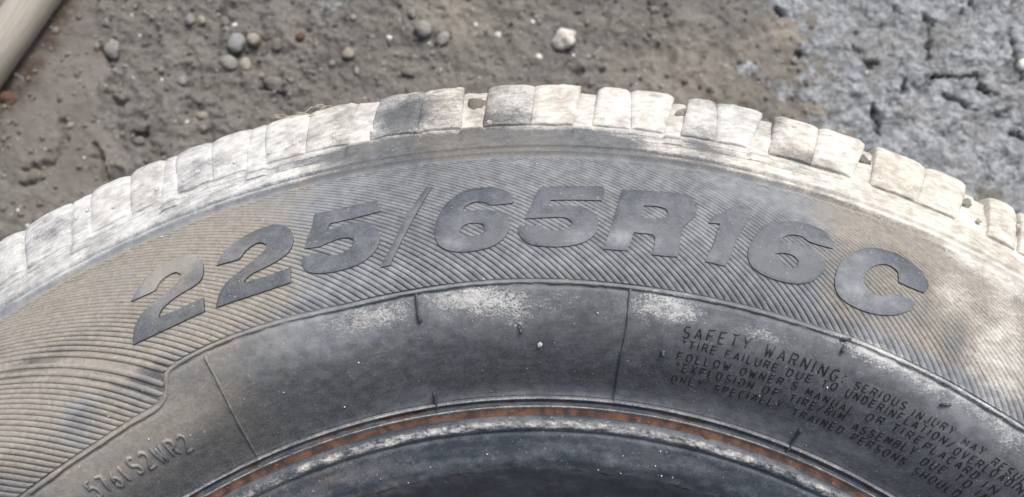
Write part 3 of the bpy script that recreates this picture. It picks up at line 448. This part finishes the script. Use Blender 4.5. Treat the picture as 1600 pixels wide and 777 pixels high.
# shoulder blocks
def block(li, lo, ri, ro, seed, sub=False):
    """block between phi edges: li/lo = left edge at the inner / outer end, ri/ro = right edge"""
    prof = [(321.6, None), (322.0, None)] + [(r, None) for r in np.linspace(323.2, 342.2, 14)] + [(343.2, None)]
    nr, m = len(prof), 15; rr = np.array([q[0] for q in prof]); u = np.linspace(0, 1, m); u[1], u[-2] = .035, .965
    t = np.clip((rr - 321.6) / 21, 0, 1)[:, None]; L = li + (lo - li) * t; Rg = ri + (ro - ri) * t
    P = L + (Rg - L) * u[None]; Rr = np.repeat(rr[:, None], m, 1); rw = random.uniform(-.5, .5)
    x, y = Rr * np.cos(np.radians(P)), Rr * np.sin(np.radians(P))
    lf = float(np.interp(P.mean(), [60, 80, 93, 99, 104], [.6, .65, .6, .38, .3])); h = lf + .30 * fbm(x / 9, y / 9, seed, 3, 91) + .10 * fbm(x / 2.5, y / 2.5, seed, 2, 92)
    e = np.minimum(u, 1 - u)[None] * np.radians(np.abs(L - Rg)) * 335; h = h - (.3 + lf) * np.exp(-(e / .75) ** 1.3) - .8 * sstep(336, 343, Rr) * np.exp(-e / 2.2) - .25 * (np.arange(nr) == 0)[:, None] + .15 * np.exp(-((Rr - 325) / 2) ** 2)
    Rr = Rr + .35 * vnoise(x / 5, y / 5, seed, 93) * (np.arange(nr) < 2)[:, None]
    V = [surf(P, Rr, h)]
    # round over the corner on to the tread face
    for k, (r, z) in enumerate(((344.6, 183.6), (345.5, 179), (346.2, 172), (346.6, 160), (346.4, 150))):
        a = np.radians(P[-1]); r_ = r + rw * (.25 + .35 * (lf > .4)) - (.6 if lf < .4 else .2) + .45 * vnoise(P[-1] * 2.1, k * .7 + 0 * P[-1], seed, 94) - .9 * np.exp(-e[-1] / 1.6); V.append(np.stack([r_ * np.cos(a), r_ * np.sin(a), z + .5 * vnoise(P[-1] * 1.7, 0 * P[-1], seed, 95)], -1)[None])
    V = np.concatenate(V); nr2 = len(V); T = V.reshape(-1, 3); Fq = [tuple(f) for f in gridfaces(nr2, m)]
    ring = [i for i in range(m)] + [i * m + m - 1 for i in range(1, nr2)] + [(nr2 - 1) * m + i for i in range(m - 2, -1, -1)] + [i * m for i in range(nr2 - 2, 0, -1)]
    c = T[ring]; rad = np.hypot(c[:, 0], c[:, 1]); f = np.clip((c[:, 2] - 150) / 40, 0, 1)
    low = c.copy(); dr = 6.5 * (1 - .75 * f); low[:, 0] *= 1 - dr / rad; low[:, 1] *= 1 - dr / rad; low[:, 2] -= 5.5 * f
    T = np.concatenate([T, low]); b = nr2 * m; q = len(ring)
    Fq += [(ring[i], b + i, b + (i + 1) % q, ring[(i + 1) % q]) for i in range(q)]
    ph = np.degrees(np.arctan2(T[:, 1], T[:, 0])); r0 = np.clip(np.concatenate([Rr.ravel(), np.full((nr2 - nr) * m, 344.), np.hypot(low[:, 0], low[:, 1])]), 300, 345)
    return T, Fq, ph, r0
GS = sorted([(g[1][0], g[0][0], g[3][0], g[2][0]) for g in GROOVES])      # left inner, left outer, right inner, right outer (left = larger phi)
SP = sorted([((a[0] + b[0]) / 2, b[0], a[0]) for a, b in SIPES])
nb = 0
for i in range(len(GS) - 1):
    g0, g1 = GS[i], GS[i + 1]                    # block runs from the left edge of g0 to the right edge of g1
    s = [q for q in SP if g0[0] < q[0] < g1[2]][0]; w_ = -.012
    for (li, lo, ri, ro) in ((g1[2], g1[3], s[1] + w_, s[2] + w_), (s[1] - w_, s[2] - w_, g0[0], g0[1])):
        T, Fq, ph, r0 = block(li, lo, ri, ro, nb * 1.7)
        build('shoulder_block', T, Fq, RUB, tyre, dirt_shade_flat(ph, r0, mud=random.uniform(-.20, .02) + (.12 if nb % 2 else 0) * (i < 5) + (.1 if i > 5 else 0), warm=random.uniform(-.2, .25))); nb += 1
def free_blocks(a, b):
    global nb
    n = max(1, round((b - a) / 6.2)); st = (b - a) / n
    for k in range(n):
        p = a + k * st
        for (l, r_) in ((p + st - 1.2, p + st * .52), (p + st * .48, p)):
            T, Fq, ph, r0 = block(l + .1, l, r_ + .1, r_, nb * 1.7); build('shoulder_block', T, Fq, RUB, tyre, dirt_shade_flat(ph, r0)); nb += 1
free_blocks(GS[-1][0], GS[-1][0] + 25); free_blocks(GS[0][2] - 24.8 , GS[0][2] )

# ------------------------------------------------------------------ raised size characters
def smooth_poly(pts, step=.5):
    p = np.array([(np.radians(a) * 285, b) for a, b in pts]); n = len(p); out = []
    e = np.roll(p, -1, 0) - p; e /= np.linalg.norm(e, axis=1)[:, None]; ei = np.roll(e, 1, 0)
    sharp = (e * ei).sum(1) < .62
    for i in range(n):
        a, b, c, d = p[i - 1], p[i], p[(i + 1) % n], p[(i + 2) % n]; L = np.linalg.norm(c - b)
        m0 = (c - b) if sharp[i] else (c - a) / 2 * min(1, 2 * L / (np.linalg.norm(c - a) + 1e-6)); m1 = (c - b) if sharp[(i + 1) % n] else (d - b) / 2 * min(1, 2 * L / (np.linalg.norm(d - b) + 1e-6))
        k = max(2, int(L / step))
        for t in np.arange(k) / k:
            out.append((2 * t ** 3 - 3 * t ** 2 + 1) * b + (t ** 3 - 2 * t ** 2 + t) * m0 + (-2 * t ** 3 + 3 * t ** 2) * c + (t ** 3 - t ** 2) * m1)
    return np.array(out)
def inside(P, polys):
    r = np.zeros(len(P), bool)
    for q in polys:
        x0, y0 = q[:, 0], q[:, 1]; x1, y1 = np.roll(x0, -1), np.roll(y0, -1)
        c = ((y0[None] > P[:, 1:]) != (y1[None] > P[:, 1:])) & (P[:, :1] < (x1 - x0)[None] * (P[:, 1:] - y0[None]) / (y1 - y0 + 1e-12)[None] + x0[None]); r ^= (c.sum(1) % 2).astype(bool)
    return r
def big_char(name, loops):
    pl = [smooth_poly(l) for l in loops]; allp = np.concatenate(pl); lo, hi = allp.min(0), allp.max(0)
    gx_, gy_ = np.meshgrid(np.arange(lo[0], hi[0], .9), np.arange(lo[1], hi[1], .9)); G_ = np.stack([gx_.ravel(), gy_.ravel()], -1)
    G_ = G_[inside(G_, pl)]; dm = np.sqrt(((G_[:, None] - allp[None]) ** 2).sum(-1)).min(1); G_ = G_[dm > .45]
    ed, o_ = [], 0
    for q in pl: ed += [(o_ + i, o_ + (i + 1) % len(q)) for i in range(len(q))]; o_ += len(q)
    vin = [Vector(v) for v in np.concatenate([allp, G_])]
    vo, _, fo, *_r2 = delaunay_2d_cdt(vin, ed, [], 0, 1e-6); vo = np.array([tuple(v) for v in vo]); fo = np.array([f for f in fo if len(f) == 3])
    fo = fo[inside(vo[fo].mean(1), pl)]
    db = np.sqrt(((vo[:, None] - allp[None]) ** 2).sum(-1)).min(1)
    ph, r = np.degrees(vo[:, 0] / 285), vo[:, 1]
    h = .82 - .25 * np.exp(-db / .3) + .05 * fbm(vo[:, 0] / 6, vo[:, 1] / 6, 0, 2, 33)
    V = [surf(ph, r, h)]; F_l = [tuple(f) for f in fo]; A = [np.stack([ph, r], -1)]; b = len(vo)
    for q in pl:
        n = len(q); p_, r_ = np.degrees(q[:, 0] / 285), q[:, 1]; V.append(surf(p_, r_, .57)); V.append(surf(p_, r_, -.7)); A += [np.stack([p_, r_], -1)] * 2
        F_l += [(b + i, b + (i + 1) % n, b + n + (i + 1) % n, b + n + i) for i in range(n)]; b += 2 * n
    A = np.concatenate(A); wl = np.zeros(len(A)); wl[len(vo):] = -.5; d = dirt_shade_flat(A[:, 0], A[:, 1], mud=wl * .6 - .1); xx, yy = np.radians(A[:, 0]) * 285, A[:, 1]; d['dust'] = np.clip(.17 + .16 * fbm(xx / 9, yy / 9, 0, 3, 35) + blobs(LETDUST, A[:, 0], A[:, 1]) + wl, -.5, 1.1); d['warm'] = np.clip(d['warm'] * .3 + .3 * sstep(101, 108, A[:, 0]), 0, 1)  # side walls coloured darker, painting shadow edges round each character
    o = build(name, np.concatenate(V), F_l, LET, tyre, d)
    return o
NAMES = {'2': 'raised_digit_two', '5': 'raised_digit_five', '6': 'raised_digit_six', '1': 'raised_digit_one', 'R': 'raised_letter_r', 'C': 'raised_letter_c', 'slash': 'raised_slash'}
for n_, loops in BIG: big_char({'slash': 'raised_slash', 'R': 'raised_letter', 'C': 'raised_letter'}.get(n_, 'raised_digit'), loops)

# ------------------------------------------------------------------ small moulded writing (single stroke)
def arc(cx, cy, rx, ry, a0, a1, n=8): return [(cx + rx * math.cos(math.radians(a0 + (a1 - a0) * i / n)), cy + ry * math.sin(math.radians(a0 + (a1 - a0) * i / n))) for i in range(n + 1)]
S_ = arc(.3, .74, .26, .26, 30, 270, 7)[:-1] + arc(.3, .24, .28, .24, 90, -150, 8)
GL = {'A': [[(0, 0), (.3, 1), (.6, 0)], [(.11, .36), (.49, .36)]], 'B': [[(0, 0), (0, 1), (.35, 1), (.52, .88), (.52, .65), (.35, .53), (0, .53)], [(.35, .53), (.58, .4), (.58, .14), (.38, 0), (0, 0)]],
 'C': [arc(.32, .5, .32, .5, 45, 315, 10)], 'D': [[(0, 0), (0, 1), (.3, 1), (.52, .82), (.58, .5), (.52, .18), (.3, 0), (0, 0)]], 'E': [[(.55, 1), (0, 1), (0, 0), (.55, 0)], [(0, .52), (.45, .52)]], 'F': [[(.55, 1), (0, 1), (0, 0)], [(0, .52), (.45, .52)]],
 'G': [arc(.32, .5, .32, .5, 45, 350, 10) + [(.34, .44)]], 'H': [[(0, 0), (0, 1)], [(.58, 0), (.58, 1)], [(0, .52), (.58, .52)]], 'I': [[(0, 0), (0, 1)]], 'J': [[(.45, 1), (.45, .22), (.35, .04), (.18, 0), (.04, .1), (0, .25)]],
 'L': [[(0, 1), (0, 0), (.5, 0)]], 'M': [[(0, 0), (.05, 1), (.34, .3), (.63, 1), (.68, 0)]], 'N': [[(0, 0), (0, 1), (.58, 0), (.58, 1)]], 'O': [arc(.31, .5, .31, .5, 90, 450, 14)], 'P': [[(0, 0), (0, 1), (.38, 1), (.55, .88), (.55, .6), (.38, .47), (0, .47)]],
 'R': [[(0, 0), (0, 1), (.38, 1), (.55, .88), (.55, .62), (.38, .5), (0, .5)], [(.3, .5), (.58, 0)]], 'S': [S_], 'T': [[(0, 1), (.6, 1)], [(.3, 1), (.3, 0)]], 'U': [[(0, 1), (0, .25), (.1, .05), (.29, 0), (.48, .05), (.58, .25), (.58, 1)]], 'V': [[(0, 1), (.3, 0), (.6, 1)]],
 'W': [[(0, 1), (.17, 0), (.36, .8), (.55, 0), (.72, 1)]], 'X': [[(0, 0), (.58, 1)], [(0, 1), (.58, 0)]], 'Y': [[(0, 1), (.3, .48), (.6, 1)], [(.3, .48), (.3, 0)]], '/': [[(0, -.05), (.5, 1.05)]], ':': [[(.05, .12), (.05, .26)], [(.05, .68), (.05, .82)]], "'": [[(.05, .72), (.08, 1)]],
 '*': [[(.05, .68), (.4, .92)], [(.05, .92), (.4, .68)], [(.22, .62), (.22, .98)]], '1': [[(.0, .8), (.18, 1), (.18, 0)]], '2': [arc(.28, .72, .27, .28, 170, -20, 7) + [(0, 0), (.58, 0)]], '5': [[(.52, 1), (.08, 1), (.03, .55)] + arc(.28, .32, .29, .32, 110, -150, 9)], '6': [[(.48, 1), (.2, .72), (.04, .42)] + arc(.3, .3, .28, .3, 170, -190, 12)], '7': [[(0, 1), (.58, 1), (.2, 0)]]}
GAP = .42
def gw(c): return max(p[0] for s in GL[c] for p in s) * .82
def adv(c): return gw(c) + GAP + (.06 if c in "I':" else 0)
def write(text, p0, r0, p1, r1, cap, sw, sh, name='moulded_word', slant=0.0, dust=0.0):
    tot = sum(adv(c) for c in text) - GAP; span = (p0 - p1) / tot; x = 0; off = 0; VV, FF, AA = [], [], []
    for c in text:
        for st in GL[c]:
            q = np.array(st, float); seg = [q[:1]]
            for a, b in zip(q[:-1], q[1:]): k = max(1, int(np.linalg.norm(b - a) / .25)); seg.append(a + (b - a) * (np.arange(1, k + 1) / k)[:, None])
            q = np.concatenate(seg); u = x + q[:, 0] * .82 + slant * q[:, 1]; ph = p0 - span * u; r = r0 + (r1 - r0) * u / tot + (q[:, 1] - .5) * cap
            if len(q) < 3: q2 = np.linspace(0, 1, 3)[:, None]; pr = np.stack([ph, r], -1); pr = pr[:1] + (pr[-1:] - pr[:1]) * q2
            else: pr = np.stack([ph, r], -1)
            V, Fq, A = ridge(pr, sw, sh, skin_h(pr[:, 0], pr[:, 1]), .08); VV.append(V); FF.append(Fq + off); AA.append(A); off += len(V)
        x += adv(c)
    A = np.concatenate(AA); o = build(name, np.concatenate(VV), np.concatenate(FF), TXT if cap < 4 else LET, tyre, dirt_shade_flat(A[:, 0], A[:, 1], dust=dust, mud=-.25))
    return o
for t_, p0, r0, p1, r1, hh in WORDS: write(t_, p0, r0, p1, r1, 3.25 if hh > 4 else 2.15, .44 if hh > 4 else .36, .38 if hh > 4 else .30, dust=-.42)
for t_, p0, r0, p1, r1 in CODE: write(t_, p0, r0, p1, r1, 5.0, .95, .7, 'moulded_code', .05, -.1)

# ------------------------------------------------------------------ vent pips and rubber spews
def orient(ph, r, h=0.0):
    d = float(np.interp(r, _r, _dz)); k = math.sqrt(1 + d * d); a = math.radians(ph); n = Vector((-d / k * math.cos(a), -d / k * math.sin(a), 1 / k))
    p = surf(ph, r, h) * MM; m = n.to_track_quat('Z', 'Y').to_matrix().to_4x4(); m.translation = Vector(p); return m
def lathe(name, prof, mat, seg=12, jit=0.0, attrs=None):
    V = [((r + jit * random.uniform(-1, 1)) * math.cos(2 * math.pi * j / seg), (r + jit * random.uniform(-1, 1)) * math.sin(2 * math.pi * j / seg), z) for r, z in prof for j in range(seg)]
    return V, gridfaces(len(prof), seg, True)
def attrs_at(n, ph, r, **kw): return dirt_shade_flat(np.full(n, ph), np.full(n, r), **kw)
for ph, r in PIPS:
    V, Fq = lathe('p', [(1.15, -.6), (1.0, .12), (.75, .32), (.5, .25), (.38, -.5), (0.02, -.6)], None, 12, .05)
    o = build('vent_pip', V, Fq, RUB, tyre, attrs_at(len(V), ph, r, mud=.12)); o.matrix_local = orient(ph, r, .55)
for i, (ph, r) in enumerate(NUBS[:3]):
    m = orient(ph, r)
    if i == 0: V, Fq = lathe('n', [(1.1, -.2), (.75, .5), (.55, 1.3), (.45, 1.7), (.02, 1.9)], None, 12, .05)
    else:
        V, Fq = lathe('n', [(.02, -2.0), (.55, -1.9), (.62, 0), (.5, 1.7), (.02, 1.85)], None, 10, .08); V = [(z * .85, x * .75, y * .75 + .4) for x, y, z in V]
    o = build('rubber_spew', V, Fq, LET, tyre, dict(dust=np.zeros(len(V)) - .5, mud=np.zeros(len(V)) - .5, warm=np.zeros(len(V)), rust=np.zeros(len(V)))); 
    o.matrix_local = m if i == 0 else m @ Matrix.Rotation(-m.to_euler().z, 4, 'Z')

# ------------------------------------------------------------------ stones, clods and other loose things
def pebble(name, mat, w, d, hgt, seed, lump=.16, sub=3, sq=1.0):
    import bmesh
    bm = bmesh.new(); bmesh.ops.create_icosphere(bm, subdivisions=sub, radius=1.0)
    P = np.array([v.co[:] for v in bm.verts]); Fs = [[v.index for v in f.verts] for f in bm.faces]; bm.free()
    s = 1 + lump * fbm(P[:, 0] * 1.1 + seed, P[:, 1] * 1.1, P[:, 2] * 1.1 + seed, 3, 11) + lump * .3 * fbm(P[:, 0] * 3 + seed, P[:, 1] * 3, P[:, 2] * 3, 2, 12)
    P = P * s[:, None]; P = np.sign(P) * np.abs(P) ** sq
    a = random.uniform(-.5, .5); c, q = math.cos(a), math.sin(a); P = P * [w / 2, d / 2, hgt / 2]
    return build(name, P, Fs, mat)
def gz(x, y): return float(ground_h(np.array([x]), np.array([y]))[0][0])
SL = {'a': ('grey', 'small grey stone left of its paler twin near the top edge'), 'b': ('tan', 'small pale tan stone right of its greyer twin near the top edge'), 'c': ('blue', 'large blue grey stone at the middle of the pebble cluster'), 'd': ('tan', 'round tan stone at the right end of the pebble cluster'),
 'e': ('grey', 'wide slanted grey stone at the lower left of the pebble cluster'), 'f': ('tan', 'upright oval tan stone at the bottom of the pebble cluster'), 'g': ('earth', 'earth coloured stone just right of the pebble cluster'), 'h': ('tan', 'single round tan stone above the tyre between two pebble groups'),
 'i': ('tan', 'flat pale stone with a dark underside just above the tyre shoulder'), 'j': ('earth', 'broad dark earth clod below the pebble cluster'), 'k': ('tan', 'tiny pale stone near the top edge by the bluish mud smear'), 'l': ('tan', 'narrow tiny stone below the single round tan stone'), 'm': ('white', 'tiny white stone right above the blue grey stone'),
 'n': ('tan', 'tiny tan stone at the edge of the broad dark clod'), 'o': ('red', 'small reddish brown clod right of the pebble cluster'), 'p': ('grey', 'half buried grey stone with a dark hollow at its lower left'), 'q': ('earth', 'half buried earthy stone above and left of the blue grey stone'), 'r': ('grey', 'large oval grey stone with dark hollow beside the smooth earth strip'),
 's': ('earth', 'rounded grey clod among rough earth beside the smooth strip'), 't': ('earth', 'lumpy earth clod directly below the rounded grey clod'), 'u': ('grey', 'large round grey stone of the pair above the tyre'), 'v': ('grey', 'narrow slanted stone touching the large round grey stone'), 'w': ('white', 'small bright white chip left of the round grey stone pair'),
 'x': ('white', 'small white pebble midway between the stone pair and white lump'), 'y': ('pale', 'lumpy white stone lying alone above the tyre centre'), 'z': ('white', 'little white chip below and left of the lumpy white stone'), 'A': ('white', 'tiny white chip above and left of the lumpy white stone'), 'B': ('white', 'tiny white chip above the small white pebble'),
 'C': ('earth', 'domed earth clod just above the tyre left of its top'), 'D': ('earth', 'earth clod with dark hollow at the top edge above the stone pair'), 'E': ('white', 'white stone lying on the blue grey clay near a long crack'), 'F': ('red', 'reddish brown clod beside the pale pole'), 'G': ('earth', 'earth clod lying close above the tyre at the far left')}
for i, (k, x, y, w_, d_) in enumerate(STONES):
    mk, lab = SL[k]; clod = mk in ('earth', 'red')
    hg = min(w_, d_) * (.75 if not clod else .6); o = pebble('clod' if clod else 'stone', STONES_M[mk], w_, d_, hg, i * 3.3, .6 if k == 'y' else .34 if k in 'jCtFs' else .2, 3)
    zg = max(gz(x, y), -1.5); o.location = (x * MM, y * MM, (zg + hg * (.28 if not clod else .12)) * MM)
    o.rotation_euler = (random.uniform(-.25, .25), random.uniform(-.25, .25), {'e': -.6, 'v': -.7, 'j': -.3, 'r': .3}.get(k, random.uniform(-.3, .3)))
    tag(o, lab, 'clod' if clod else 'stone', 'earth clods on the ground' if clod else 'stones scattered on the muddy ground')
def merged(name, items, mat, label, cat):
    VV, FF, off = [], [], 0
    for V, F_ in items: VV.append(V); FF += [[a + off for a in f] for f in F_]; off += len(V)
    o = build(name, np.concatenate(VV), FF, mat, smooth=False); tag(o, label, cat, None, 'stuff'); return o
ICO = [(0, 0, 1), (.89, 0, .45), (.28, .85, .45), (-.72, .53, .45), (-.72, -.53, .45), (.28, -.85, .45), (.72, .53, -.45), (-.28, .85, -.45), (-.89, 0, -.45), (-.28, -.85, -.45), (.72, -.53, -.45), (0, 0, -1)]
IF = [(0, 1, 2), (0, 2, 3), (0, 3, 4), (0, 4, 5), (0, 5, 1), (1, 6, 2), (2, 7, 3), (3, 8, 4), (4, 9, 5), (5, 10, 1), (6, 7, 2), (7, 8, 3), (8, 9, 4), (9, 10, 5), (10, 6, 1), (11, 7, 6), (11, 8, 7), (11, 9, 8), (11, 10, 9), (11, 6, 10)]
def grains(n, xr, yr, s0, s1, clayok=False):
    it = []; xs = np.array([random.uniform(*xr) for _ in range(n)]); ys = np.array([random.uniform(*yr) for _ in range(n)])
    hh, cc, *_ = ground_h(xs, ys)
    for x, y, h_, c_ in zip(xs, ys, hh, cc):
        if math.hypot(x, y) < 350 or (c_ > .5 and not clayok): continue
        s = s0 + (s1 - s0) * random.random() ** 3; V = np.array([[a * s * random.uniform(.6, 1.3) for a in v] for v in ICO]) + [x, y, h_ + s * .2]; it.append((V, IF))
    return it
merged('gravel', grains(520, (-340, 200), (330, 540), .5, 1.7), STONES_M['tan'], 'tiny pale grains scattered over the brown earth', 'gravel')
merged('grey_gravel', grains(520, (-340, 200), (330, 560), .7, 3.0), STONES_M['grey'], 'small grey pebbles and grit sprinkled over the rough earth', 'gravel')
merged('white_gravel', grains(150, (-340, 360), (330, 540), .5, 1.5, True), STONES_M['white'], 'tiny bright white grains scattered over the ground', 'gravel')
merged('earth_crumbs', grains(2200, (-340, 215), (330, 560), .45, 2.3), STONES_M['earth'], 'small crumbs of dark earth over the rough ground', 'crumbs')
# grit lying on the tyre
it = []
for k in range(170):
    ph, r = random.uniform(50, 128), random.choice((random.uniform(226, 256), random.uniform(201, 213), random.uniform(258, 304))); s = .10 + .22 * random.random() ** 3
    it.append((np.array([[a * s * random.uniform(.6, 1.4) for a in v] for v in ICO]) + surf(ph, r, .25), IF))
o = merged('sand_grit', it, STONES_M['white'], 'fine pale sand grit sprinkled over the dark lower sidewall', 'grit')
# chip and stones caught in the tread
STL = [('pale', 1.7, 'small white chip lying on the smooth sidewall panel', 'chip'), None, ('earth', 7.0, 'dark angular stone wedged in the tread groove left of the top', 'stone'), ('grey', 4.6, 'small grey stone stuck in the first groove right of the top', 'stone'), ('earth', 5.0, 'dark lump standing in for a hole in the groove at the right', 'clod'), ('grey', 5.0, 'grey grit lump in the rightmost visible groove', 'clod')]  # the dark lump stands in for a dark hole in its groove
for i, q in enumerate(STL[:6]):
    if not q: continue
    mk, s, lab, nm = q; ph, r = STRAYS[i]
    o = pebble(nm, STONES_M[mk], s * 1.25, s * .9, s * .7, 50 + i * 2.1, .3 if i == 0 else .75, 3); m = orient(ph, r, .4 if i == 0 else -2.3); o.matrix_world = m @ Matrix.Rotation(random.uniform(0, 3), 4, 'Z')
    tag(o, lab, 'chip' if i == 0 else nm, None if i == 0 else 'lumps caught in the tread grooves')
# dry wisps on the shoulder
ph, r = STRAYS[1]
root = bpy.data.objects.new('grass_wisp', None); COL.objects.link(root); tag(root, 'tuft of dry pale grass fibres caught on the shoulder edge', 'grass wisp')
for k in range(7):
    a0 = ph + random.uniform(-1.2, 1.6); L_ = random.uniform(5, 14); ang = random.uniform(-.5, .9) + (math.pi if k % 2 else 0); b = surf(a0, 342.5, random.uniform(.2, 1.0)); V = []
    for j in range(7):
        t = j / 6; c = b + np.array([math.cos(ang) * L_ * t, math.sin(ang) * L_ * t * .35 + 1.5 * math.sin(t * 3 + k), 1.5 * t * (1 - t) * 4 * random.uniform(.8, 1.2) - .5])
        rd = .24 * (1 - .7 * t)
        V += [(c[0] + rd * math.cos(x), c[1] + rd * math.sin(x), c[2] + rd * math.sin(x + 1)) for x in (0, 2.09, 4.19)]
    build('fibre', V, gridfaces(7, 3, True), STRAW, root)
# pole lying at the far left
(ax, ay), (bx, by) = POLE
dv = Vector((ax - bx, ay - by, 0)).normalized(); seg, n = 20, 60; V = []
for j in range(n):
    t = (j / (n - 1) - .45) * 420
    for k in range(seg):
        a = 2 * math.pi * k / seg; rd = 12.3 + .35 * vnoise(np.array(math.cos(a) * 2.), np.array(math.sin(a) * 2.), np.array(t / 40), 77)
        V.append((rd * math.cos(a), rd * math.sin(a), t))
b0 = len(V); V += [(0, 0, -.45 * 420), (0, 0, .55 * 420)]
Fp = [tuple(f) for f in gridfaces(n, seg, True)] + [(b0, (k + 1) % seg, k) for k in range(seg)] + [(b0 + 1, (n - 1) * seg + k, (n - 1) * seg + (k + 1) % seg) for k in range(seg)]
pole = build('wooden_pole', [tuple(float(c) for c in v) for v in V], Fp, POLE_M)
m = Vector((dv.x, dv.y, 0)).to_track_quat('Z', 'Y').to_matrix().to_4x4(); m.translation = Vector(((ax + bx) / 2 * MM, (ay + by) / 2 * MM, .0125)); pole.matrix_world = m
tag(pole, 'pale beige pole lying on the earth at the left edge', 'pole')
print('ribs', nvis, 'blocks', nb, 'objects', len(scene.objects))
